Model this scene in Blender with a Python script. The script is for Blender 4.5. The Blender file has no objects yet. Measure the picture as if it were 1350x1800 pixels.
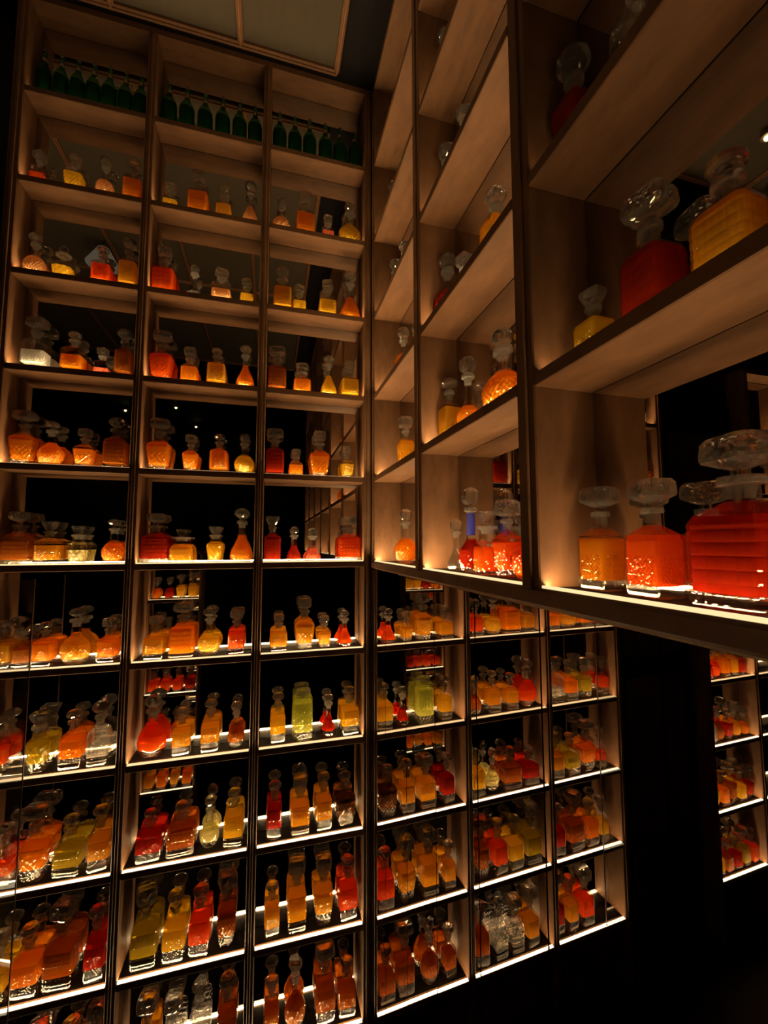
import bpy, math, random
import numpy as np
from mathutils import Matrix, Vector

random.seed(11)
scene = bpy.context.scene
col = scene.collection

# ------------------------------------------------------------------ camera
# world: the facing shelf wall is the plane y=0, the right-hand wall is x=0, z=0 is the counter height
CAM = (-0.3553, -1.4538, 0.0593)
YAW, PITCH, ROLL = 0.26839, 0.07747, -0.0014
F_PX = 733.0
cy, sy, cp, sp = math.cos(YAW), math.sin(YAW), math.cos(PITCH), math.sin(PITCH)
fwd = Vector((sy * cp, cy * cp, sp)); rgt = Vector((cy, -sy, 0)); upv = rgt.cross(fwd)
r2 = math.cos(ROLL) * rgt + math.sin(ROLL) * upv
u2 = -math.sin(ROLL) * rgt + math.cos(ROLL) * upv
cam_data = bpy.data.cameras.new('camera')
cam_data.sensor_fit = 'HORIZONTAL'; cam_data.sensor_width = 36.0
cam_data.lens = F_PX / 1350 * 36.0
cam_data.clip_start = 0.01
cam = bpy.data.objects.new('camera', cam_data); col.objects.link(cam)
M3 = Matrix((r2, u2, -fwd)).transposed()
cam.matrix_world = Matrix.Translation(CAM) @ M3.to_4x4()
scene.camera = cam

# ------------------------------------------------------------------ world, exposure, light paths
w = bpy.data.worlds.new('world'); scene.world = w; w.use_nodes = True
w.node_tree.nodes['Background'].inputs[0].default_value = (0.010, 0.006, 0.006, 1)
w.node_tree.nodes['Background'].inputs[1].default_value = 0.3
scene.view_settings.view_transform = 'Standard'
scene.view_settings.look = 'None'
scene.view_settings.exposure = 0.75
scene.view_settings.gamma = 1.0
scene.view_settings.use_curve_mapping = False
cyc = scene.cycles
cyc.max_bounces = 6; cyc.diffuse_bounces = 2; cyc.glossy_bounces = 4
cyc.transmission_bounces = 5; cyc.transparent_max_bounces = 12
cyc.adaptive_threshold = 0.1
cyc.caustics_reflective = True; cyc.caustics_refractive = False
cyc.sample_clamp_indirect = 2.5
cyc.blur_glossy = 0.4
cyc.use_denoising = True
LED = 170.0                                   # radiance of a full-power shelf strip
LED_COL = (1.0, 0.66, 0.30)

# ------------------------------------------------------------------ materials
MATS = {}
def newmat(name):
    m = bpy.data.materials.new(name); m.use_nodes = True
    m.node_tree.nodes.clear(); MATS[name] = m
    nt = m.node_tree
    return m, nt, nt.nodes.new('ShaderNodeOutputMaterial')

def N(nt, t, **kw):
    n = nt.nodes.new(t)
    for k, v in kw.items():
        if k in n.inputs: n.inputs[k].default_value = v
        else: setattr(n, k, v)
    return n

def wood(name, dark, light, rough, spec=0.3, bump=0.15):
    m, nt, o = newmat(name)
    tc = N(nt, 'ShaderNodeTexCoord'); mp = N(nt, 'ShaderNodeMapping')
    mp.inputs['Scale'].default_value = (5, 14, 5)
    nz = N(nt, 'ShaderNodeTexNoise', Scale=3.0, Detail=6.0, Roughness=0.6)
    cr = N(nt, 'ShaderNodeValToRGB')
    cr.color_ramp.elements[0].position = 0.25; cr.color_ramp.elements[0].color = (*dark, 1)
    cr.color_ramp.elements[1].position = 0.8; cr.color_ramp.elements[1].color = (*light, 1)
    b = N(nt, 'ShaderNodeBsdfPrincipled', Roughness=rough)
    b.inputs['Specular IOR Level'].default_value = spec
    bp = N(nt, 'ShaderNodeBump', Strength=bump, Distance=0.002)
    L = nt.links.new
    L(tc.outputs['Object'], mp.inputs[0]); L(mp.outputs[0], nz.inputs['Vector']); pass
    L(nz.outputs[0], cr.inputs[0]); L(cr.outputs[0], b.inputs['Base Color'])
    L(nz.outputs[0], bp.inputs['Height']); L(bp.outputs[0], b.inputs['Normal'])
    L(b.outputs[0], o.inputs[0])
    return m

def plain(name, c, rough=0.5, metal=0.0, spec=0.4, noise=0.15):
    m, nt, o = newmat(name)
    b = N(nt, 'ShaderNodeBsdfPrincipled', Roughness=rough, Metallic=metal)
    b.inputs['Specular IOR Level'].default_value = spec
    nz = N(nt, 'ShaderNodeTexNoise', Scale=14.0, Detail=4.0)
    cr = N(nt, 'ShaderNodeValToRGB')
    cr.color_ramp.elements[0].position = 0.3; cr.color_ramp.elements[1].position = 0.75
    cr.color_ramp.elements[0].color = (*[x * (1 - noise) for x in c], 1)
    cr.color_ramp.elements[1].color = (*[min(1, x * (1 + noise)) for x in c], 1)
    nt.links.new(nz.outputs[0], cr.inputs[0]); nt.links.new(cr.outputs[0], b.inputs['Base Color'])
    nt.links.new(b.outputs[0], o.inputs[0])
    return m

def mirror(name, c, rough):
    m, nt, o = newmat(name)
    b = N(nt, 'ShaderNodeBsdfPrincipled', Roughness=rough, Metallic=1.0)
    b.inputs['Base Color'].default_value = (*c, 1)
    nt.links.new(b.outputs[0], o.inputs[0])
    return m

def emit(name, c, s):
    m, nt, o = newmat(name)
    e = N(nt, 'ShaderNodeEmission', Strength=s); e.inputs[0].default_value = (*c, 1)
    nt.links.new(e.outputs[0], o.inputs[0])
    return m

def glass(name, tint, fac, white=0.0, ior=1.48, rough=0.015):
    """clear pressed glass: part of the light goes straight through, part is bent and mirrored"""
    m, nt, o = newmat(name); L = nt.links.new
    t = N(nt, 'ShaderNodeBsdfTransparent'); t.inputs[0].default_value = (*tint, 1)
    g = N(nt, 'ShaderNodeBsdfGlass', IOR=ior, Roughness=rough); g.inputs[0].default_value = (*tint, 1)
    mx = N(nt, 'ShaderNodeMixShader'); mx.inputs[0].default_value = fac
    L(t.outputs[0], mx.inputs[1]); L(g.outputs[0], mx.inputs[2])
    last = mx
    if white:
        d = N(nt, 'ShaderNodeBsdfDiffuse'); d.inputs[0].default_value = (.75, .72, .68, 1)
        tr = N(nt, 'ShaderNodeBsdfTranslucent'); tr.inputs[0].default_value = (.75, .72, .68, 1)
        a = N(nt, 'ShaderNodeMixShader'); a.inputs[0].default_value = .5
        L(d.outputs[0], a.inputs[1]); L(tr.outputs[0], a.inputs[2])
        m2 = N(nt, 'ShaderNodeMixShader'); m2.inputs[0].default_value = white
        L(mx.outputs[0], m2.inputs[1]); L(a.outputs[0], m2.inputs[2]); last = m2
    L(last.outputs[0], o.inputs[0])
    return m

def liquid(name, c, clear=0.3, refr=0.35):
    """coloured drink: partly see-through, partly bending light, partly glowing with scattered light"""
    m, nt, o = newmat(name); L = nt.links.new
    t = N(nt, 'ShaderNodeBsdfTransparent'); t.inputs[0].default_value = (*[x ** 0.7 for x in c], 1)
    g = N(nt, 'ShaderNodeBsdfGlass', IOR=1.36, Roughness=0.04); g.inputs[0].default_value = (*[x ** 0.6 for x in c], 1)
    tr = N(nt, 'ShaderNodeBsdfTranslucent'); tr.inputs[0].default_value = (*c, 1)
    d = N(nt, 'ShaderNodeBsdfDiffuse'); d.inputs[0].default_value = (*c, 1)
    a = N(nt, 'ShaderNodeMixShader'); a.inputs[0].default_value = 0.6
    L(d.outputs[0], a.inputs[1]); L(tr.outputs[0], a.inputs[2])
    b = N(nt, 'ShaderNodeMixShader'); b.inputs[0].default_value = refr / (1 - clear)
    L(a.outputs[0], b.inputs[1]); L(g.outputs[0], b.inputs[2])
    e = N(nt, 'ShaderNodeMixShader'); e.inputs[0].default_value = clear
    L(b.outputs[0], e.inputs[1]); L(t.outputs[0], e.inputs[2])
    L(e.outputs[0], o.inputs[0])
    return m

wood('shelf_wood', (.078, .035, .0150), (.146, .068, .0300), .6)
wood('dark_wood', (.035, .019, .014), (.075, .040, .030), .36)
wood('rail_wood', (.10, .055, .04), (.17, .10, .07), .34)
wood('shelf_top_laminate', (.0035, .002, .0015), (.006, .0035, .0025), .5, spec=.06)
plain('plaster', (.044, .036, .027), .9, spec=.1, noise=.06)
plain('black_wall', (.010, .006, .006), .6, spec=.2); plain('black_ceiling', (.003, .002, .003), .7, spec=.1)
plain('black_floor', (.012, .009, .009), .35, spec=.4)
plain('aluminium', (.55, .50, .42), .35, metal=1.0)
plain('foil', (.55, .48, .36), .3, metal=1.0)
mirror('smoked_mirror', (.56, .52, .48), .012)
mirror('panel_mirror', (.80, .75, .70), .008)
glass('bottle_glass', (.98, .97, .96), .42, white=0)
glass('stopper_glass', (.97, .96, .94), .84, white=.035)
glass('collar_glass', (.96, .95, .93), .6, white=.16)
glass('green_glass', (.45, .78, .52), .35, white=.0)
glass('door_glass', (.93, .93, .92), .12)
glass('blue_glass', (.25, .28, .95), .3, white=.0)
liquid('neck_blue', (.16, .18, .80), .2, .2)
LIQ = {
    'red': (.55, .036, .008), 'vermilion': (1.0, .16, .012), 'orange': (1.0, .37, .014),
    'amber': (.88, .45, .022), 'gold': (1.0, .64, .03), 'paleyellow': (.95, .86, .40),
    'lime': (.85, .86, .24), 'peach': (1.0, .55, .22), 'pink': (1.0, .28, .15),
    'brown': (.50, .15, .014), 'olive': (.52, .38, .03), 'clear': (.88, .86, .83),
    'milk': (.88, .86, .83), 'dark': (.20, .08, .02), 'green': (.035, .12, .055)}
for k, c in LIQ.items():
    liquid('liquid_' + k, c, clear={'clear': .55, 'milk': .1, 'green': .15, 'lime': .35, 'paleyellow': .35}.get(k, .22), refr={'milk': .05, 'green': .2}.get(k, .42))
for lv, s in {'strong': 1.25, 'full': 1.0, 'bright': .62, 'soft': .75, 'dim': .37, 'low': .22, 'faint': .07}.items():
    emit('led_' + lv, LED_COL, LED * s)
emit('diffuser_cream', (1.0, .68, .33), .75); emit('diffuser_white', (1.0, .80, .50), 2.0)
emit('lamp_glow', (1.0, .84, .28), 14.0); emit('shade_glow', (1.0, .86, .58), .07)

# ------------------------------------------------------------------ mesh helpers
def mesh(name, verts, faces, smooth=False):
    me = bpy.data.meshes.new(name); me.from_pydata([tuple(v) for v in verts], [], faces); me.update()
    if smooth:
        for p in me.polygons: p.use_smooth = True
    return me

def obj(name, me, mat=None, parent=None, loc=None, kind=None):
    o = bpy.data.objects.new(name, me); col.objects.link(o)
    if mat is not None and me is not None:
        if len(me.materials) == 0: me.materials.append(MATS[mat])
        if me.materials[0] is not MATS[mat]:
            o.material_slots[0].link = 'OBJECT'; o.material_slots[0].material = MATS[mat]
    if parent is not None: o.parent = parent
    if loc is not None: o.location = loc
    if kind: o['kind'] = kind
    return o

def thing(name, label, cat, loc=(0, 0, 0), rz=0.0, group=None):
    o = bpy.data.objects.new(name, None); col.objects.link(o)
    o.empty_display_size = 0.02
    o.location = loc; o.rotation_euler = (0, 0, rz)
    o['label'] = label; o['category'] = cat
    if group: o['group'] = group
    return o

class MB:
    def __init__(s): s.v = []; s.f = []
    def box(s, x0, x1, y0, y1, z0, z1):
        b = len(s.v)
        s.v += [(x0, y0, z0), (x1, y0, z0), (x1, y1, z0), (x0, y1, z0), (x0, y0, z1), (x1, y0, z1), (x1, y1, z1), (x0, y1, z1)]
        s.f += [tuple(b + i for i in q) for q in ((0, 3, 2, 1), (4, 5, 6, 7), (0, 1, 5, 4), (1, 2, 6, 5), (2, 3, 7, 6), (3, 0, 4, 7))]
        return s
    def bevbox(s, x0, x1, y0, y1, z0, z1, e):
        """box with all twelve edges chamfered by e"""
        b = len(s.v); X = (x0, x1); Y = (y0, y1); Z = (z0, z1); idx = {}
        for i in (0, 1):
            for j in (0, 1):
                for k in (0, 1):
                    sx, sy_, sz = 1 - 2 * i, 1 - 2 * j, 1 - 2 * k
                    for ax in range(3):
                        p = [X[i] + sx * e, Y[j] + sy_ * e, Z[k] + sz * e]
                        p[ax] = (X[i], Y[j], Z[k])[ax]
                        idx[(i, j, k, ax)] = len(s.v); s.v.append(tuple(p))
        I = idx; F = s.f
        for a in (0, 1):
            q = [(a, 0, 0), (a, 1, 0), (a, 1, 1), (a, 0, 1)]
            f = [I[(*c, 0)] for c in q]; F.append(tuple(f if a else f[::-1]))
            q = [(0, a, 0), (0, a, 1), (1, a, 1), (1, a, 0)]
            f = [I[(*c, 1)] for c in q]; F.append(tuple(f if a else f[::-1]))
            q = [(0, 0, a), (1, 0, a), (1, 1, a), (0, 1, a)]
            f = [I[(*c, 2)] for c in q]; F.append(tuple(f if a else f[::-1]))
        for a in (0, 1):
            for c in (0, 1):
                F.append((I[(a, c, 0, 0)], I[(a, c, 1, 0)], I[(a, c, 1, 1)], I[(a, c, 0, 1)]))
                F.append((I[(a, 0, c, 0)], I[(a, 1, c, 0)], I[(a, 1, c, 2)], I[(a, 0, c, 2)]))
                F.append((I[(0, a, c, 1)], I[(1, a, c, 1)], I[(1, a, c, 2)], I[(0, a, c, 2)]))
        for i in (0, 1):
            for j in (0, 1):
                for k in (0, 1):
                    F.append((I[(i, j, k, 0)], I[(i, j, k, 1)], I[(i, j, k, 2)]))
        return s
    def me(s, name): 
        m = mesh(name, s.v, s.f)
        return m

def box_obj(name, dims, mat, parent=None, kind=None, bev=0.0):
    b = MB()
    if bev: b.bevbox(*dims, bev)
    else: b.box(*dims)
    return obj(name, b.me(name), mat, parent, kind=kind)

# ------------------------------------------------------------------ room shell
ZC, ZF = 1.825, -1.76
box_obj('floor', (-3.4, 0.6, -5.4, 0.6, ZF - .05, ZF), 'black_floor', kind='structure')
ceil = box_obj('ceiling', (-3.4, 0.6, -5.4, 0.6, ZC, ZC + .06), 'black_ceiling', kind='structure')
box_obj('wall_left', (-3.4, 0.6, 0.092, 0.14, ZF, ZC), 'black_wall', kind='structure')
wr = box_obj('wall_right', (0.112, 0.16, -5.4, 0.092, ZF, ZC), 'black_wall', kind='structure')
box_obj('wall_back', (-3.4, 0.6, -5.4, -5.34, ZF, ZC), 'black_wall', kind='structure')
box_obj('wall_far', (-3.4, -3.34, -5.4, 0.14, ZF, ZC), 'black_wall', kind='structure')
# dark door between the two shelf units of the facing wall (seen only in the mirror)
dr = box_obj('door_1', (-1.66, -1.19, 0.060, 0.092, ZF, 0.75), 'black_wall', kind='structure')
for k in range(2):
    box_obj('door_panel', (-1.60, -1.25, 0.054, 0.060, ZF + .15 + k * 1.15, ZF + 1.2 + k * 1.15), 'dark_wood', dr, bev=.003)

# ceiling: plaster panels framed by wooden mouldings
bars = [-0.147, -0.485, -0.885, -1.285, -1.685, -2.085]
ye = [-0.035, -1.30, -2.55]
for i in range(len(bars) - 1):
    for j in range(len(ye) - 1):
        box_obj('ceiling_panel', (bars[i + 1] + .006, bars[i] - .006, ye[j + 1] + .006, ye[j] - .006, ZC - .006, ZC), 'plaster', ceil)
for x in bars:
    mb = MB().bevbox(x - .010, x + .010, ye[-1], ye[0], ZC - .020, ZC, .004)
    mb.bevbox(x - .004, x + .004, ye[-1], ye[0], ZC - .026, ZC - .018, .002)
    obj('moulding', mb.me('moulding'), 'shelf_wood', ceil)
for y in ye:
    mb = MB().bevbox(bars[-1], bars[0], y - .010, y + .010, ZC - .020, ZC, .004)
    mb.bevbox(bars[-1], bars[0], y - .004, y + .004, ZC - .026, ZC - .018, .002)
    obj('moulding', mb.me('moulding'), 'shelf_wood', ceil)

# mirror panels under the counter of the right-hand wall, leaning back a hair from the corner
MD = 0.034
seams = [0.006, 0.172, 0.357, 0.544, 0.731, 0.918, 1.108, 1.296, 1.484, 1.672, 1.86, 2.05]
for i in range(len(seams) - 1):
    a, b = seams[i] + .0018, seams[i + 1] - .0018
    wob = random.uniform(-.0025, .0025)
    x = lambda d: -0.005 + math.tan(MD) * d
    mid = (a + b) / 2
    xa, xb = x(a) - wob * (mid - a), x(b) + wob * (b - mid)
    v = [(xa, -a, ZF), (xb, -b, ZF), (xb, -b, -.026), (xa, -a, -.026), (xa + .004, -a, ZF), (xb + .004, -b, ZF), (xb + .004, -b, -.026), (xa + .004, -a, -.026)]
    fc = [(0, 3, 2, 1), (4, 5, 6, 7), (0, 1, 5, 4), (1, 2, 6, 5), (2, 3, 7, 6), (3, 0, 4, 7)]
    obj('mirror_panel', mesh('mirror_panel', v, fc), 'panel_mirror', wr)

# ------------------------------------------------------------------ shelving
H = 0.30
TH = 0.020
def led_for(unit, row, bay):
    if unit == 'L':
        return {5: 'faint', 4: 'dim', 3: 'soft'}.get(row, 'full' if row > -3 else 'bright')
    if bay < 2: return {5: 'faint', 4: 'low', 3: 'dim', 2: 'soft', 1: 'full', 0: 'strong'}[row]
    return {1: 'low', 0: 'soft'}.get(row, 'faint')

def shelf_unit(root, uprights, rows, depth, unit, top=None, bottom=None, front=1):
    """local frame: u runs along the front, v goes into the wall, z up.  root carries the orientation."""
    z0 = bottom if bottom is not None else min(rows) * H - .06
    z1 = top
    for (a, b) in uprights:
        mb = MB().bevbox(a, b, 0, depth, z0, z1, .002)
        m_ = (a + b) / 2; wd = (b - a)
        mb.bevbox(m_ - wd * .16, m_ + wd * .16, -.004, .004, z0, z1, .0015)
        obj('upright', mb.me('upright'), 'shelf_wood', root)
    for k in range(len(uprights) - 1):
        a = uprights[k][1]; b = uprights[k + 1][0]
        if a > b: a, b = uprights[k + 1][1], uprights[k][0]
        for r in rows:
            z = r * H
            s = box_obj('shelf', (a, b, 0.0, depth - .006, z - TH, z), 'shelf_wood', root, bev=.0015)
            box_obj('shelf_surface', (a + .002, b - .002, .0192, depth - .007, z, z + .0008), 'shelf_top_laminate', s)
            # light channel along the front edge: a pale diffuser and, behind it, the bright slope facing the bottles
            v0, hh = (.0015, .0035) if r <= 0 else (.0125, .0022)
            v1 = .0085 if r <= 0 else .0150
            prof = [(v0, -.0005), (v0, hh), (v1, hh), (v1 + .004, .0002), (v1 + .004, -.0005)]
            lv = led_for(unit, r, k)
            vs = [(a + .002, p, z + q) for p, q in prof] + [(b - .002, p, z + q) for p, q in prof]
            strip = mesh('led_diffuser', vs, [(0, 5, 6, 1), (1, 6, 7, 2), (0, 1, 2, 3, 4), (9, 8, 7, 6, 5)])
            obj('led_diffuser', strip, 'diffuser_' + ('white' if r < -2 else 'cream'), s)
            strip = mesh('led_strip', [vs[2], vs[7], vs[8], vs[3]], [(0, 1, 2, 3)])
            obj('led_strip', strip, 'led_' + lv, s)
            zt = (r + 1) * H - TH if (r + 1) in rows else z1 - .004
            box_obj('mirror_back', (a + .001, b - .001, depth - .006, depth - .003, z + .001, zt), 'smoked_mirror', root)

# facing wall: three bays from the corner to the dark door
unitL = thing('wall_shelving', 'dark wooden wall shelving with mirrored backs facing the viewer, three bays wide', 'shelving')
upL = [(-1.155, -1.123), (-.782, -.754), (-.404, -.376), (-.030, -.001)]
shelf_unit(unitL, upL, range(-5, 6), .086, 'L', top=1.80, bottom=ZF)
box_obj('top_board', (-1.155, -.001, 0, .086, 1.80, 1.822), 'shelf_wood', unitL)
box_obj('plinth', (-1.15, -.004, .012, .08, ZF, -1.525), 'dark_wood', unitL)

# right-hand wall: shelves above the counter, running towards and past the viewer
unitR = thing('wall_shelving', 'dark wooden shelving along the right wall above the mirrored panels', 'shelving', (0, 0, 0), -math.pi / 2)
# local u -> world -y , local v -> world +x
upR = [(.001, .030), (.457, .507), (.916, .959), (1.372, 1.416), (1.829, 1.873), (2.286, 2.330), (2.743, 2.787)]
shelf_unit(unitR, upR, range(0, 6), .104, 'R', top=1.80, bottom=-.003)
box_obj('top_board', (.001, 2.787, 0, .104, 1.80, 1.822), 'shelf_wood', unitR)
mb = MB().bevbox(.001, 2.787, -.004, .020, -.0255, -.0002, .004)
obj('counter_rail', mb.me('counter_rail'), 'rail_wood', unitR)
box_obj('bright_line_strip', (.30, 2.787, .0035, .006, -.0285, -.0255), 'aluminium', unitR)  # thin metal strip added to imitate the highlight along the mirror tops

# a second unit of the facing wall beyond the dark door (seen in the lower mirror)
unitS = thing('wall_shelving', 'narrow shelving unit beyond the dark door, seen in the lower right mirror', 'shelving')
upS = [(-2.44, -2.41), (-2.06, -2.03), (-1.71, -1.68)]
shelf_unit(unitS, upS, range(-5, 3), .086, 'L', top=.9, bottom=ZF)
box_obj('top_board', (-2.44, -1.68, 0, .086, .9, .92), 'shelf_wood', unitS)
# the shelf opposite (seen in the mirrored backs of the middle bay)
unitO = thing('wall_shelving', 'single bay of shelving opposite, seen in the mirrored backs of the middle bay', 'shelving', (0, -1.43, 0), math.pi)
upO = [(.775, .80), (1.105, 1.135)]
shelf_unit(unitO, upO, range(-5, 0), .086, 'L', top=0.0, bottom=ZF)
box_obj('top_board', (.775, 1.135, 0, .086, 0, .02), 'dark_wood', unitO)

# one glass door leaf over the outer half of the left bay, below the counter height
gd = thing('glass_door', 'clear glass door leaf standing before the lower left bay', 'glass door', (-1.08, -.013, -.76))
box_obj('pane', (-.075, .0735, -.002, .002, -.72, .72), 'door_glass', gd)
box_obj('polished_edge', (.0735, .0755, -.0022, .0022, -.72, .72), 'dark_wood', gd)

# ------------------------------------------------------------------ bottles
def interp_profile(pts, dz):
    out = []
    for (z0, r0, n0), (z1, r1, n1) in zip(pts, pts[1:]):
        k = max(1, int(math.ceil(abs(z1 - z0) / dz)))
        for i in range(k):
            t = i / k
            out.append((z0 + (z1 - z0) * t, r0 + (r1 - r0) * t, n0 + (n1 - n0) * t))
    out.append(pts[-1])
    return out

def loft(name, pts, seg, relief=None, flat_y=1.0, dz=.03, smooth=False):
    prof = interp_profile(pts, dz)
    V = []; F = []
    for (z, r, n) in prof:
        for i in range(seg):
            t = 2 * math.pi * (i + .5) / seg
            c, s = math.cos(t), math.sin(t)
            q = (abs(c) ** n + abs(s) ** n) ** (-1 / n)
            rr = r * q
            if relief: rr *= 1 + relief(t, z, r)
            V.append((rr * c, rr * s * flat_y, z))
    m = len(prof)
    for j in range(m - 1):
        for i in range(seg):
            a = j * seg + i; b = j * seg + (i + 1) % seg
            F.append((a, b, b + seg, a + seg))
    F.append(tuple(reversed(range(seg))))
    F.append(tuple(range((m - 1) * seg, m * seg)))
    return mesh(name, V, F, smooth)

def face_u(t):
    """position along the side of a square section, -1..1 on each of the four faces"""
    a = (t + math.pi / 4) % (math.pi / 2) - math.pi / 4
    return math.tan(a)

def zone(z, a, b): return a < z < b
def R_diamond(z0, z1, nu, nz, amp):
    def f(t, z, r):
        if not zone(z, z0, z1): return 0
        u = face_u(t); p = nu * u * math.pi; q = nz * z * math.pi * 2
        return amp * (math.cos(p + q) * .5 + math.cos(p - q) * .5)
    return f
def R_hob(z0, z1, nt_, nz, amp):
    def f(t, z, r):
        if not zone(z, z0, z1): return 0
        return amp * (math.cos(nt_ * t + nz * z) + math.cos(nt_ * t - nz * z)) * .5
    return f
def R_rib(z0, z1, nz, amp, nu=0):
    def f(t, z, r):
        if not zone(z, z0, z1): return 0
        v = abs(math.sin(math.pi * nz * z)) ** .35
        if nu: v *= abs(math.cos(math.pi * nu * face_u(t) / 2)) ** .35
        return amp * (v - .6)
    return f
def R_flute(z0, z1, n, amp, nz=0):
    def f(t, z, r):
        if not zone(z, z0, z1): return 0
        return amp * math.cos(n * t + nz * z)
    return f

KINDS = {
    'square': ([(0, .44, 7), (.025, .5, 8), (.62, .5, 8), (.69, .47, 7), (.77, .27, 3), (.80, .2, 2), (.93, .19, 2), (.945, .27, 2), (1, .26, 2)], 96, R_diamond(.14, .46, 8, 16, .045), .0135),
    'rib': ([(0, .45, 6), (.025, .5, 7), (.64, .5, 7), (.71, .45, 5), (.78, .27, 3), (.81, .21, 2), (.93, .2, 2), (.945, .28, 2), (1, .27, 2)], 88, R_rib(.04, .64, 10, .05, 7), .0115),
    'brick': ([(0, .45, 6), (.025, .5, 8), (.64, .5, 8), (.71, .46, 6), (.78, .27, 3), (.81, .2, 2), (.93, .19, 2), (.945, .26, 2), (1, .25, 2)], 72, R_rib(.04, .66, 9, .05, 5), .0135),
    'taper': ([(0, .31, 5), (.025, .35, 5), (.58, .5, 5), (.66, .47, 5), (.76, .26, 3), (.80, .2, 2), (.93, .19, 2), (.945, .26, 2), (1, .25, 2)], 72, R_diamond(.03, .44, 4, 8, .06), .018),
    'globe': ([(0, .26, 2), (.02, .31, 2), (.08, .39, 2), (.19, .47, 2), (.31, .5, 2), (.43, .47, 2), (.53, .36, 2), (.60, .23, 2), (.65, .17, 2), (.90, .15, 2), (.92, .24, 2), (1, .22, 2)], 96, R_hob(.03, .42, 22, 64, .05), .014),
    'bell': ([(0, .36, 2), (.03, .43, 2), (.10, .49, 2), (.17, .5, 2), (.30, .44, 2), (.45, .30, 2), (.57, .20, 2), (.68, .15, 2), (.90, .13, 2), (.92, .22, 2), (1, .21, 2)], 60, R_hob(.02, .14, 15, 60, .035), .022),
    'small': ([(0, .46, 6), (.03, .5, 7), (.58, .5, 7), (.68, .42, 5), (.76, .27, 2), (.93, .25, 2), (.95, .31, 2), (1, .3, 2)], 56, R_diamond(.1, .5, 4, 5, .03), .025),
    'waist': ([(0, .42, 2), (.03, .49, 2), (.12, .5, 2), (.24, .45, 2), (.40, .31, 2), (.52, .22, 2), (.62, .18, 2), (.90, .17, 2), (.92, .28, 2), (1, .27, 2)], 56, R_flute(.02, .36, 12, .035), .03),
    'urn': ([(0, .33, 3), (.03, .37, 3), (.28, .42, 3), (.58, .5, 3), (.66, .47, 3), (.75, .30, 2), (.92, .27, 2), (.94, .35, 2), (1, .34, 2)], 72, R_hob(.03, .60, 10, 26, .06), .022),
    'jar': ([(0, .44, 4), (.03, .5, 4), (.50, .5, 4), (.62, .46, 3), (.72, .34, 2), (.90, .32, 2), (.92, .42, 2), (1, .40, 2)], 56, R_flute(.05, .30, 14, .03, 20), .022),
    'vase': ([(0, .46, 5), (.02, .5, 6), (.84, .5, 6), (.88, .46, 5), (.90, .36, 2), (.95, .35, 2), (1, .40, 2)], 72, R_hob(.03, .58, 18, 62, .05), .013),
    'longneck': ([(0, .38, 3), (.03, .43, 3), (.12, .46, 3), (.28, .5, 3), (.34, .48, 3), (.44, .30, 2), (.52, .21, 2), (.56, .19, 2), (.93, .18, 2), (.945, .30, 2), (1, .28, 2)], 56, R_diamond(.03, .28, 2, 7, .04), .022),
    'flask': ([(0, .2, 2), (.02, .24, 2), (.10, .37, 2), (.22, .47, 2), (.34, .5, 2), (.46, .45, 2), (.56, .32, 2), (.64, .18, 2), (.90, .15, 2), (.92, .23, 2), (1, .22, 2)], 48, R_flute(.02, .2, 20, .02), .025),
    'egg': ([(0, .24, 2), (.02, .29, 2), (.12, .42, 2), (.24, .49, 2), (.34, .5, 2), (.46, .46, 2), (.60, .34, 2), (.70, .22, 2), (.76, .17, 2), (.92, .16, 2), (.94, .25, 2), (1, .24, 2)], 56, R_rib(.04, .62, 8, .05), .016),
    'wine': ([(0, .46, 2), (.02, .5, 2), (.52, .5, 2), (.60, .47, 2), (.70, .31, 2), (.78, .18, 2), (.84, .15, 2), (.96, .14, 2), (.965, .17, 2), (1, .17, 2)], 28, None, .05),
}
BASE = {'square': .13, 'rib': .11, 'brick': .07, 'taper': .12, 'globe': .07, 'bell': .06, 'small': .09, 'waist': .08, 'urn': .09, 'jar': .07, 'vase': .05, 'longneck': .06, 'flask': .05, 'egg': .06, 'wine': .04}
STOPS = {
    'cube': ([(0, .2, 2), (.22, .2, 2), (.27, .28, 4), (.34, .47, 7), (.42, .5, 8), (.88, .5, 8), (1, .40, 8)], 32, R_diamond(.4, .9, 3, 3, .05), .055, 1),
    'block': ([(0, .15, 2), (.26, .15, 2), (.34, .30, 4), (.46, .48, 6), (.54, .5, 7), (.88, .48, 7), (1, .40, 7)], 32, R_diamond(.4, .95, 3, 3, .035), .06, .85),
    'flare': ([(0, .22, 2), (.2, .22, 2), (.28, .30, 4), (.80, .48, 6), (.92, .5, 6), (1, .46, 6)], 24, None, .12, .9),
    'ball': ([(0, .2, 2), (.18, .2, 2), (.22, .26, 2), (.30, .38, 2), (.42, .47, 2), (.60, .5, 2), (.78, .45, 2), (.92, .29, 2), (1, .12, 2)], 14, None, .3, 1),
    'disc': ([(0, .14, 2), (.30, .14, 2), (.36, .22, 2), (.46, .42, 2), (.60, .5, 2), (.78, .48, 2), (.92, .36, 2), (1, .16, 2)], 14, None, .3, 1),
    'crown': ([(0, .18, 2), (.24, .18, 2), (.34, .32, 2), (.56, .5, 2), (.76, .47, 2), (.92, .34, 2), (1, .2, 2)], 20, R_flute(.3, .95, 10, .08), .3, 1),
    'oval': ([(0, .18, 2), (.18, .18, 2), (.24, .28, 2), (.40, .45, 2), (.60, .5, 2), (.80, .42, 2), (.94, .24, 2), (1, .1, 2)], 16, None, .3, .5),
}
ST_FRAC = {'cube': .25, 'block': .24, 'flare': .23, 'ball': .24, 'disc': .20, 'crown': .23, 'oval': .26, 'none': 0}
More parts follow.
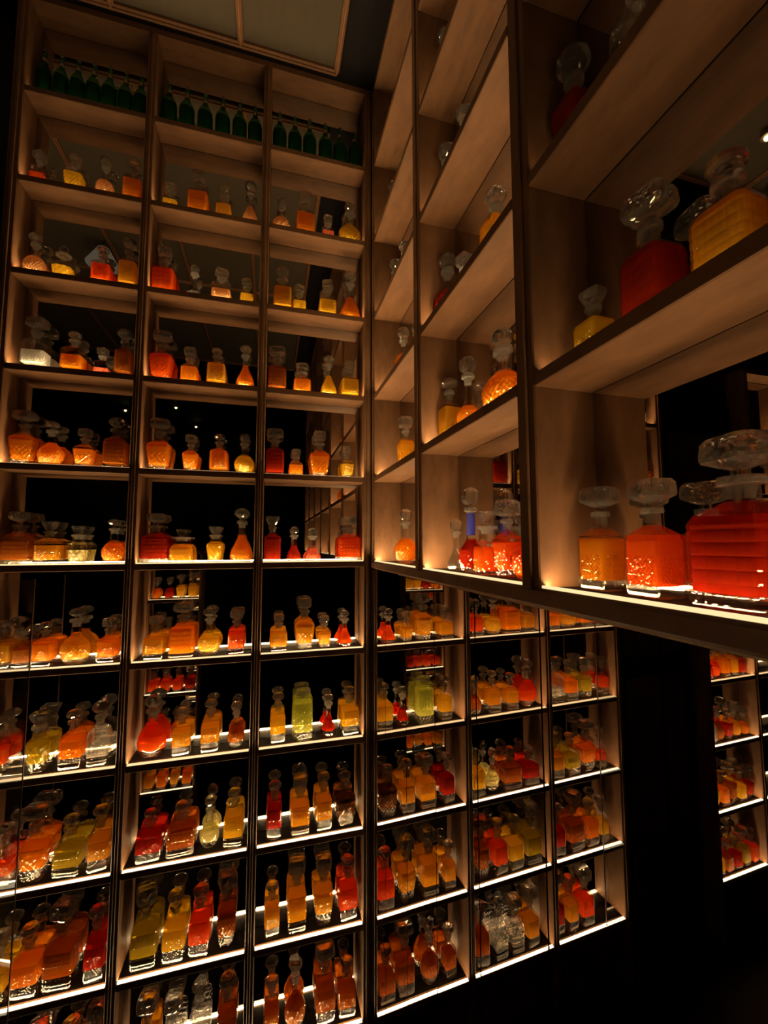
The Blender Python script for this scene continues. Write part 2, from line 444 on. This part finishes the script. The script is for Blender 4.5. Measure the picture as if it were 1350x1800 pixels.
ST_WID = {'cube': .92, 'block': 1.30, 'flare': 1.15, 'ball': .90, 'disc': 1.15, 'crown': 1.10, 'oval': .78}
cache = {}
def body_mesh(k):
    if ('b', k) not in cache:
        p, seg, rel, dz = KINDS[k]
        cache[('b', k)] = loft('decanter_body', p, seg, rel, dz=dz)
        cache[('b', k)].materials.append(MATS['bottle_glass'])
    return cache[('b', k)]
def liquid_mesh(k, fill, thick=0.0):
    base = BASE[k] + thick
    top = round(max(base + .08, fill * (.82 if k != 'vase' else .95)), 2)
    key = ('l', k, top, thick)
    if key not in cache:
        p, seg, rel, dz = KINDS[k]
        prof = [q for q in interp_profile(p, dz) if base <= q[0] <= top]
        pts = [(z, max(r - .035, r * .8), n) for z, r, n in prof]
        z0, r0, n0 = pts[0]
        pts = [(z0, r0 * .82, n0), (z0 + .012, r0, n0)] + [q for q in pts[1:] if q[0] > z0 + .02]
        cache[key] = loft('drink', pts, seg, rel, dz=dz)
        cache[key].materials.append(MATS['liquid_orange'])
    return cache[key]
def stop_mesh(k):
    if ('s', k) not in cache:
        p, seg, rel, dz, fy = STOPS[k]
        cache[('s', k)] = loft('stopper', p, seg, rel, flat_y=fy, dz=dz)
        cache[('s', k)].materials.append(MATS['stopper_glass'])
    return cache[('s', k)]

def collar_mesh(k):
    if ('c', k) not in cache:
        r = KINDS[k][0][-1][1]
        cache[('c', k)] = loft('collar', [(0, r * .52, 2), (.58, r * .62, 2), (.64, r * 1.01, 2), (.90, r * 1.02, 2), (1.01, r * .92, 2)], 20, dz=1.0)
        cache[('c', k)].materials.append(MATS['collar_glass'])
    return cache[('c', k)]

def decanter(kind, stop, colr, loc, wid, hgt, fill, rz, label, group, dmax=.056, thick=0.0):
    t = thing('decanter', label, 'decanter', loc, rz, group)
    fr = ST_FRAC[stop] * (1.12 if kind == 'small' else 1.0)
    hb = hgt * (1 - fr); d = min(wid, dmax)
    if kind == 'flask': d = min(d, wid * .6)
    b = obj('body', body_mesh(kind), 'bottle_glass', t); b.scale = (wid, d, hb)
    l = obj('drink', liquid_mesh(kind, fill, thick), 'liquid_' + colr, t); l.scale = (wid, d, hb)
    q = obj('collar', collar_mesh(kind), 'collar_glass', t, (0, 0, hb * .83)); q.scale = (wid, d, hb * .17)
    if stop != 'none':
        hs = hgt * fr + .004; ws = min(ST_WID[stop] * hs, wid * .98)
        s = obj('stopper', stop_mesh(stop), 'stopper_glass', t, (0, 0, hb - .004))
        s.scale = (ws, min(ws, .052), hs); s.rotation_euler = (0, 0, random.uniform(-.35, .35))
    return t, hb

CNAME = {'red': 'deep red', 'vermilion': 'red-orange', 'orange': 'orange', 'amber': 'amber', 'gold': 'golden', 'paleyellow': 'pale yellow', 'lime': 'greenish yellow',
         'peach': 'peach', 'pink': 'pink', 'brown': 'brown', 'olive': 'olive', 'clear': 'nearly clear', 'milk': 'milky white', 'dark': 'blackish'}
KNAME = {'square': 'square', 'rib': 'ribbed', 'brick': 'grid-cut', 'taper': 'tapered', 'globe': 'globe', 'bell': 'bell-shaped', 'small': 'small', 'waist': 'flared', 'urn': 'urn-shaped',
         'jar': 'squat', 'vase': 'hobnail', 'longneck': 'long-necked', 'flask': 'flat', 'egg': 'egg-shaped'}
SNAME = {'cube': 'cube', 'block': 'broad', 'flare': 'flared', 'ball': 'ball', 'disc': 'disc', 'crown': 'faceted', 'oval': 'oval', 'none': 'no'}
ORD = ['first', 'second', 'third', 'fourth', 'fifth', 'sixth', 'seventh', 'eighth', 'ninth', 'tenth', 'eleventh']
BAYS = {'A': 'left bay', 'B': 'middle bay', 'C': 'corner bay', 'K': 'right-wall corner bay', 'L': 'right-wall middle bay', 'M': 'right-wall near bay'}
def row_name(c, r):
    if c in 'ABC': return ORD[5 - r] + ' shelf down'
    return 'counter shelf' if r == 0 else ORD[r - 1] + ' above counter'

BOTTLES = [
    ('A', 4, 'square', 'cube', 'vermilion', -1.092, 0.0411, 0.1216, 0.55),
    ('A', 4, 'taper', 'disc', 'gold', -0.993, 0.0556, 0.1361, 0.70),
    ('A', 4, 'globe', 'ball', 'peach', -0.905, 0.0547, 0.1571, 0.60),
    ('A', 4, 'brick', 'disc', 'orange', -0.823, 0.0534, 0.1644, 0.75),
    ('B', 4, 'small', 'cube', 'gold', -0.706, 0.0454, 0.1064, 0.60),
    ('B', 4, 'brick', 'cube', 'orange', -0.617, 0.0645, 0.1688, 0.80),
    ('B', 4, 'small', 'cube', 'amber', -0.533, 0.0503, 0.1334, 0.75),
    ('B', 4, 'bell', 'ball', 'peach', -0.444, 0.0595, 0.1790, 0.70),
    ('C', 4, 'globe', 'ball', 'peach', -0.334, 0.0631, 0.1431, 0.60),
    ('C', 4, 'brick', 'cube', 'orange', -0.247, 0.0651, 0.1748, 0.80),
    ('C', 4, 'small', 'cube', 'pink', -0.162, 0.0439, 0.1049, 0.60),
    ('C', 4, 'globe', 'ball', 'gold', -0.078, 0.0886, 0.1831, 0.80),
    ('A', 3, 'globe', 'crown', 'peach', -1.087, 0.0644, 0.1449, 0.70),
    ('A', 3, 'urn', 'oval', 'gold', -1.010, 0.0626, 0.1194, 0.60),
    ('A', 3, 'square', 'disc', 'vermilion', -0.900, 0.0539, 0.1353, 0.75),
    ('A', 3, 'square', 'ball', 'amber', -0.824, 0.0511, 0.1823, 0.80),
    ('B', 3, 'brick', 'cube', 'vermilion', -0.716, 0.0677, 0.1715, 0.80),
    ('B', 3, 'waist', 'ball', 'clear', -0.621, 0.0496, 0.1261, 0.30),
    ('B', 3, 'square', 'block', 'peach', -0.533, 0.0619, 0.1236, 0.55),
    ('B', 3, 'small', 'cube', 'gold', -0.449, 0.0456, 0.1026, 0.70),
    ('C', 3, 'square', 'crown', 'amber', -0.324, 0.0644, 0.1704, 0.80),
    ('C', 3, 'small', 'cube', 'gold', -0.265, 0.0477, 0.1107, 0.70),
    ('C', 3, 'square', 'cube', 'gold', -0.161, 0.0619, 0.1464, 0.70),
    ('C', 3, 'bell', 'disc', 'orange', -0.075, 0.0809, 0.1933, 0.75),
    ('A', 2, 'square', 'block', 'milk', -1.068, 0.0642, 0.1652, 0.55),
    ('A', 2, 'square', 'disc', 'orange', -0.966, 0.0585, 0.1369, 0.60),
    ('A', 2, 'small', 'cube', 'pink', -0.886, 0.0431, 0.0928, 0.40),
    ('A', 2, 'square', 'crown', 'brown', -0.825, 0.0472, 0.1643, 0.85),
    ('B', 2, 'taper', 'block', 'vermilion', -0.713, 0.0746, 0.1710, 0.80),
    ('B', 2, 'small', 'cube', 'orange', -0.626, 0.0521, 0.1260, 0.75),
    ('B', 2, 'square', 'disc', 'amber', -0.541, 0.0590, 0.1369, 0.85),
    ('B', 2, 'bell', 'disc', 'orange', -0.447, 0.0629, 0.1571, 0.85),
    ('C', 2, 'rib', 'block', 'brown', -0.339, 0.0630, 0.1648, 0.85),
    ('C', 2, 'small', 'block', 'orange', -0.250, 0.0610, 0.1140, 0.75),
    ('C', 2, 'bell', 'disc', 'gold', -0.154, 0.0612, 0.1557, 0.80),
    ('C', 2, 'square', 'cube', 'gold', -0.076, 0.0649, 0.1409, 0.80),
    ('A', 1, 'taper', 'block', 'orange', -1.085, 0.0679, 0.1670, 0.85),
    ('A', 1, 'globe', 'disc', 'orange', -1.012, 0.0737, 0.1422, 0.80),
    ('A', 1, 'taper', 'cube', 'orange', -0.922, 0.0557, 0.1241, 0.75),
    ('A', 1, 'rib', 'crown', 'brown', -0.836, 0.0650, 0.1678, 0.85),
    ('B', 1, 'taper', 'block', 'orange', -0.710, 0.0737, 0.1722, 0.85),
    ('B', 1, 'taper', 'cube', 'orange', -0.614, 0.0498, 0.1254, 0.80),
    ('B', 1, 'square', 'disc', 'orange', -0.525, 0.0550, 0.1355, 0.85),
    ('B', 1, 'globe', 'ball', 'gold', -0.443, 0.0673, 0.1433, 0.70),
    ('C', 1, 'brick', 'block', 'red', -0.341, 0.0620, 0.1646, 0.90),
    ('C', 1, 'small', 'cube', 'orange', -0.268, 0.0481, 0.0977, 0.70),
    ('C', 1, 'taper', 'cube', 'orange', -0.185, 0.0735, 0.1677, 0.80),
    ('C', 1, 'taper', 'cube', 'gold', -0.084, 0.0493, 0.1193, 0.70),
    ('A', 0, 'rib', 'block', 'brown', -1.079, 0.0796, 0.1579, 0.75),
    ('A', 0, 'square', 'flare', 'amber', -1.002, 0.0649, 0.1298, 0.70),
    ('A', 0, 'urn', 'flare', 'paleyellow', -0.926, 0.0546, 0.1167, 0.60),
    ('A', 0, 'globe', 'disc', 'orange', -0.829, 0.0654, 0.1393, 0.70),
    ('B', 0, 'rib', 'block', 'red', -0.710, 0.0801, 0.1593, 0.85),
    ('B', 0, 'jar', 'flare', 'amber', -0.632, 0.0714, 0.1084, 0.80),
    ('B', 0, 'urn', 'flare', 'gold', -0.530, 0.0523, 0.1188, 0.80),
    ('B', 0, 'bell', 'crown', 'orange', -0.446, 0.0749, 0.1818, 0.80),
    ('C', 0, 'brick', 'flare', 'red', -0.344, 0.0553, 0.1562, 0.85),
    ('C', 0, 'waist', 'ball', 'red', -0.269, 0.0493, 0.1214, 0.75),
    ('C', 0, 'waist', 'ball', 'pink', -0.205, 0.0582, 0.1179, 0.60),
    ('C', 0, 'rib', 'block', 'vermilion', -0.074, 0.0795, 0.1587, 0.85),
    ('A', -1, 'square', 'disc', 'amber', -1.097, 0.0439, 0.1381, 0.75),
    ('A', -1, 'square', 'flare', 'brown', -1.051, 0.0449, 0.1104, 0.75),
    ('A', -1, 'square', 'disc', 'orange', -0.997, 0.0521, 0.1273, 0.80),
    ('A', -1, 'globe', 'disc', 'amber', -0.918, 0.0863, 0.1644, 0.85),
    ('A', -1, 'square', 'cube', 'orange', -0.829, 0.0531, 0.1311, 0.75),
    ('B', -1, 'square', 'cube', 'amber', -0.699, 0.0606, 0.1320, 0.75),
    ('B', -1, 'brick', 'block', 'orange', -0.619, 0.0754, 0.1702, 0.85),
    ('B', -1, 'globe', 'crown', 'gold', -0.539, 0.0728, 0.1505, 0.60),
    ('B', -1, 'square', 'cube', 'vermilion', -0.455, 0.0529, 0.1395, 0.75),
    ('C', -1, 'square', 'cube', 'amber', -0.318, 0.0568, 0.1202, 0.75),
    ('C', -1, 'taper', 'cube', 'amber', -0.230, 0.0682, 0.1710, 0.90),
    ('C', -1, 'taper', 'cube', 'amber', -0.161, 0.0485, 0.1071, 0.70),
    ('C', -1, 'waist', 'crown', 'vermilion', -0.089, 0.0557, 0.1219, 0.80),
    ('A', -2, 'square', 'disc', 'vermilion', -1.097, 0.0439, 0.1623, 0.70),
    ('A', -2, 'urn', 'flare', 'olive', -0.998, 0.0588, 0.1635, 0.75),
    ('A', -2, 'square', 'disc', 'orange', -0.911, 0.0597, 0.1626, 0.75),
    ('A', -2, 'rib', 'crown', 'clear', -0.841, 0.0574, 0.1806, 0.50),
    ('B', -2, 'egg', 'crown', 'vermilion', -0.697, 0.0872, 0.1837, 0.85),
    ('B', -2, 'square', 'disc', 'amber', -0.612, 0.0537, 0.1386, 0.75),
    ('B', -2, 'square', 'disc', 'amber', -0.527, 0.0555, 0.1549, 0.75),
    ('B', -2, 'globe', 'ball', 'brown', -0.448, 0.0538, 0.1436, 0.70),
    ('C', -2, 'square', 'disc', 'gold', -0.315, 0.0488, 0.1567, 0.75),
    ('C', -2, 'vase', 'none', 'lime', -0.233, 0.0633, 0.1604, 0.80),
    ('C', -2, 'waist', 'disc', 'red', -0.144, 0.0519, 0.1349, 0.60),
    ('C', -2, 'square', 'disc', 'gold', -0.070, 0.0612, 0.1553, 0.80),
    ('A', -3, 'square', 'disc', 'vermilion', -1.062, 0.0439, 0.1627, 0.60),
    ('A', -3, 'taper', 'block', 'orange', -0.992, 0.0743, 0.2010, 0.75),
    ('A', -3, 'rib', 'disc', 'olive', -0.904, 0.0731, 0.1612, 0.70),
    ('A', -3, 'square', 'disc', 'amber', -0.827, 0.0566, 0.1745, 0.75),
    ('B', -3, 'square', 'disc', 'red', -0.692, 0.0721, 0.1427, 0.75),
    ('B', -3, 'rib', 'crown', 'brown', -0.603, 0.0810, 0.1520, 0.85),
    ('B', -3, 'flask', 'oval', 'paleyellow', -0.521, 0.0611, 0.1600, 0.75),
    ('B', -3, 'rib', 'disc', 'gold', -0.448, 0.0596, 0.1664, 0.85),
    ('C', -3, 'square', 'disc', 'red', -0.321, 0.0479, 0.1707, 0.80),
    ('C', -3, 'rib', 'cube', 'amber', -0.237, 0.0622, 0.1787, 0.80),
    ('C', -3, 'square', 'disc', 'amber', -0.159, 0.0546, 0.1751, 0.80),
    ('C', -3, 'taper', 'disc', 'dark', -0.083, 0.0716, 0.1681, 0.80),
    ('A', -4, 'rib', 'disc', 'gold', -1.059, 0.0467, 0.1753, 0.70),
    ('A', -4, 'square', 'disc', 'orange', -0.992, 0.0691, 0.1778, 0.75),
    ('A', -4, 'rib', 'cube', 'brown', -0.911, 0.0780, 0.2227, 0.75),
    ('A', -4, 'square', 'disc', 'red', -0.823, 0.0544, 0.1910, 0.75),
    ('B', -4, 'rib', 'cube', 'olive', -0.694, 0.0739, 0.2213, 0.75),
    ('B', -4, 'square', 'disc', 'gold', -0.612, 0.0641, 0.1895, 0.75),
    ('B', -4, 'square', 'disc', 'vermilion', -0.540, 0.0612, 0.1895, 0.80),
    ('B', -4, 'taper', 'cube', 'brown', -0.462, 0.0599, 0.2143, 0.85),
    ('C', -4, 'square', 'disc', 'amber', -0.323, 0.0470, 0.1567, 0.80),
    ('C', -4, 'rib', 'cube', 'amber', -0.244, 0.0611, 0.2172, 0.80),
    ('C', -4, 'taper', 'cube', 'amber', -0.156, 0.0668, 0.2077, 0.80),
    ('C', -4, 'square', 'disc', 'vermilion', -0.073, 0.0631, 0.1884, 0.80),
    ('A', -5, 'square', 'cube', 'vermilion', -0.954, 0.0615, 0.2124, 0.75),
    ('A', -5, 'square', 'disc', 'amber', -0.878, 0.0508, 0.1985, 0.75),
    ('A', -5, 'square', 'cube', 'red', -0.811, 0.0471, 0.2300, 0.75),
    ('B', -5, 'square', 'cube', 'amber', -0.679, 0.0554, 0.2132, 0.75),
    ('B', -5, 'rib', 'cube', 'clear', -0.608, 0.0570, 0.1909, 0.40),
    ('B', -5, 'rib', 'oval', 'clear', -0.534, 0.0588, 0.2247, 0.50),
    ('B', -5, 'square', 'disc', 'brown', -0.454, 0.0575, 0.2089, 0.75),
    ('C', -5, 'square', 'disc', 'brown', -0.319, 0.0463, 0.1692, 0.70),
    ('C', -5, 'globe', 'oval', 'brown', -0.245, 0.0671, 0.2140, 0.80),
    ('C', -5, 'square', 'block', 'brown', -0.148, 0.0641, 0.2236, 0.75),
    ('C', -5, 'square', 'disc', 'brown', -0.076, 0.0601, 0.1673, 0.70),
    ('K', 0, 'globe', 'ball', 'orange', -0.208, 0.0700, 0.1696, 0.70),
    ('L', 0, 'waist', 'ball', 'clear', -0.575, 0.0397, 0.1160, 0.25),
    ('L', 0, 'longneck', 'ball', 'red', -0.648, 0.0496, 0.1796, 0.62),
    ('L', 0, 'jar', 'flare', 'vermilion', -0.716, 0.0500, 0.1224, 0.70),
    ('L', 0, 'taper', 'cube', 'vermilion', -0.788, 0.0460, 0.1374, 0.75),
    ('L', 0, 'globe', 'cube', 'vermilion', -0.862, 0.0698, 0.1300, 0.75),
    ('M', 0, 'square', 'block', 'orange', -1.008, 0.0426, 0.1313, 0.80),
    ('M', 0, 'square', 'block', 'vermilion', -1.084, 0.0439, 0.1302, 0.85),
    ('M', 0, 'rib', 'block', 'red', -1.177, 0.0671, 0.1572, 0.85),
    ('K', 1, 'taper', 'cube', 'amber', -0.210, 0.0535, 0.1632, 0.85),
    ('L', 1, 'square', 'disc', 'amber', -0.547, 0.0460, 0.1590, 0.80),
    ('L', 1, 'longneck', 'ball', 'orange', -0.646, 0.0498, 0.1692, 0.55),
    ('L', 1, 'globe', 'ball', 'orange', -0.787, 0.0973, 0.1615, 0.75),
    ('M', 1, 'square', 'flare', 'gold', -1.011, 0.0413, 0.0972, 0.85),
    ('M', 1, 'brick', 'block', 'red', -1.100, 0.0507, 0.1600, 0.85),
    ('M', 1, 'rib', 'disc', 'amber', -1.183, 0.0500, 0.1285, 0.85),
    ('M', 1, 'square', 'disc', 'amber', -1.258, 0.0479, 0.1500, 0.80),
    ('K', 2, 'globe', 'ball', 'orange', -0.194, 0.0633, 0.1720, 0.75),
    ('K', 2, 'square', 'ball', 'amber', -0.317, 0.0420, 0.1171, 0.70),
    ('L', 2, 'globe', 'ball', 'red', -0.547, 0.0755, 0.1795, 0.70),
    ('L', 2, 'small', 'cube', 'clear', -0.639, 0.0420, 0.1092, 0.40),
    ('L', 2, 'brick', 'crown', 'amber', -0.775, 0.0511, 0.1502, 0.85),
    ('M', 2, 'taper', 'crown', 'red', -0.992, 0.0550, 0.1724, 0.85),
    ('M', 2, 'square', 'disc', 'clear', -1.101, 0.0500, 0.1500, 0.40),
    ('K', 3, 'small', 'crown', 'clear', -0.109, 0.0450, 0.1650, 0.40),
    ('K', 3, 'small', 'disc', 'clear', -0.216, 0.0450, 0.1500, 0.40),
    ('L', 3, 'small', 'ball', 'clear', -0.552, 0.0450, 0.1650, 0.40),
    ('L', 3, 'small', 'disc', 'clear', -0.657, 0.0450, 0.1500, 0.40),
    ('K', 4, 'small', 'ball', 'clear', -0.100, 0.0450, 0.1700, 0.40),
    ('L', 4, 'small', 'disc', 'clear', -0.559, 0.0450, 0.1720, 0.40),
    ('L', 4, 'small', 'cube', 'clear', -0.700, 0.0450, 0.1650, 0.40),
]
GREEN = {'A': [-1.095, -1.046, -0.999, -0.953, -0.906, -0.858, -0.811], 'B': [-0.722, -0.665, -0.605, -0.546, -0.488, -0.434], 'C': [-0.346, -0.29, -0.235, -0.176, -0.119, -0.061]}
count = {}
for (c, r, kind, stop, colr, pos, wid, hgt, fill) in BOTTLES:
    n = count.get((c, r), 0); count[(c, r)] = n + 1
    st = 'with %s stopper' % SNAME[stop] if stop != 'none' else 'without stopper'
    label = '%s %s decanter %s, %s in %s, %s' % (CNAME[colr], KNAME[kind], st, ORD[n], BAYS[c], row_name(c, r))
    z = r * H + .0009
    jit = random.uniform(-.09, .09)
    if c in 'ABC':
        t, hb = decanter(kind, stop, colr, (pos, .0490, z), wid, hgt, fill, jit, label, 'decanters on the facing wall', thick=0.0 if r >= 0 else (.03 if r == -1 else .10))
    else:
        t, hb = decanter(kind, stop, colr, (.058, pos, z), wid, hgt, fill, -math.pi / 2 + jit, label, 'decanters on the right wall', .072)
        if kind == 'longneck' and r == 0:
            nb = loft('neck_sleeve', [(0, .5, 2), (1, .5, 2)], 20, dz=.5)
            q = obj('neck_sleeve', nb, 'neck_blue', t, (0, 0, hb * .57)); q.scale = (wid * .335, wid * .335, hb * .34)
            q['label'] = 'violet-blue sleeve inside the neck'

# green bottles along the top shelf
wb = body_mesh('wine')
ringm = loft('foil_collar', [(0, .5, 2), (.2, .52, 2), (1, .46, 2)], 20, dz=.5)
capm = loft('cap', [(0, .5, 2), (.8, .5, 2), (1, .40, 2)], 16, dz=.5)
for c, xs in GREEN.items():
    for i, x in enumerate(xs):
        t = thing('green_bottle', 'dark green bottle with foil collar, %s from left in %s, top shelf' % (ORD[i], BAYS[c]), 'bottle',
                  (x, .046, 5 * H + .0009), random.uniform(-.3, .3), 'green bottles on the top shelf')
        wd, hh = (.0435 if c == 'A' else .051), .168 + random.uniform(-.004, .004)
        b = obj('body', wb, 'green_glass', t); b.scale = (wd, wd, hh)
        l = obj('drink', liquid_mesh('wine', .7), 'liquid_green', t); l.scale = (wd, wd, hh)
        q = obj('foil_collar', ringm, 'foil', t, (0, 0, hh * .80)); q.scale = (.0165, .0165, .012)
        q = obj('cap', capm, 'stopper_glass', t, (0, 0, hh * .985)); q.scale = (.012, .012, .014)

# bottles of the two units that only show in mirrors
kinds = ['square', 'rib', 'taper', 'square', 'brick', 'globe', 'small']
cols_ = ['red', 'orange', 'amber', 'vermilion', 'gold', 'brown', 'peach', 'olive']
stops_ = ['disc', 'cube', 'disc', 'block', 'ball']
rnd = random.Random(5)
for r in range(-5, 0):
    pal = {-2: ['red', 'vermilion', 'orange', 'amber', 'red', 'orange'], -3: ['clear', 'brown', 'red', 'amber', 'orange', 'red']}.get(r, [rnd.choice(cols_) for _ in range(6)])
    for i in range(5):
        x = -1.745 - i * .062
        st = rnd.choice(stops_); kd = rnd.choice(kinds)
        decanter(kd, st, pal[i], (x, .049, r * H + .0009), .050, rnd.uniform(.13, .18), .75, rnd.uniform(-.1, .1),
                 '%s %s decanter, %s beyond the dark door, %s shelf down' % (CNAME[pal[i]], KNAME[kd], ORD[i], ORD[5 - r]), 'decanters beyond the dark door')
    for i in range(4):
        x = -.845 - i * .074
        st = rnd.choice(stops_); kd = rnd.choice(kinds); cc = rnd.choice(cols_[:5])
        decanter(kd, st, cc, (x, -1.43 - .049, r * H + .0009), .054, rnd.uniform(.13, .18), .75, math.pi + rnd.uniform(-.1, .1),
                 '%s %s decanter, %s on the opposite shelving, %s shelf down' % (CNAME[cc], KNAME[kd], ORD[i], ORD[5 - r]), 'decanters on the opposite shelving')

# small ceiling spots far behind the viewer (their glints show in the mirrors)
spot_body = loft('housing', [(0, .5, 2), (1, .42, 2)], 24, dz=.5)
bulb = loft('bulb', [(0, .12, 2), (.3, .42, 2), (.7, .5, 2), (1, .42, 2)], 20, dz=.3)
for lb, p in (('round ceiling spot above the passage to the left', (-1.46, -.30)), ('round ceiling spot far behind, nearest the right wall', (-1.42, -4.90)),
              ('round ceiling spot far behind, middle of three', (-1.52, -4.04)), ('round ceiling spot far behind, farthest left', (-2.17, -4.33))):
    t = thing('ceiling_spot', lb, 'lamp', (p[0], p[1], ZC - .055), 0, 'ceiling spots')
    q = obj('housing', spot_body, 'dark_wood', t, (0, 0, .015)); q.scale = (.05, .05, .04)
    q = obj('bulb', bulb, 'lamp_glow', t); q.scale = (.022, .022, .018)

t = thing('pendant_lamp', 'small cone-shaded pendant lamp above the passage, seen glowing in the left bay mirrors', 'lamp', (-1.31, -1.02, ZC - .16))
obj('shade', loft('shade', [(0, .085, 2), (1, .03, 2)], 28, dz=.5), 'shade_glow', t).scale = (1, 1, .10)
q = obj('cord', loft('cord', [(0, .5, 2), (1, .5, 2)], 8, dz=.5), 'black_wall', t, (0, 0, .10)); q.scale = (.006, .006, .058)
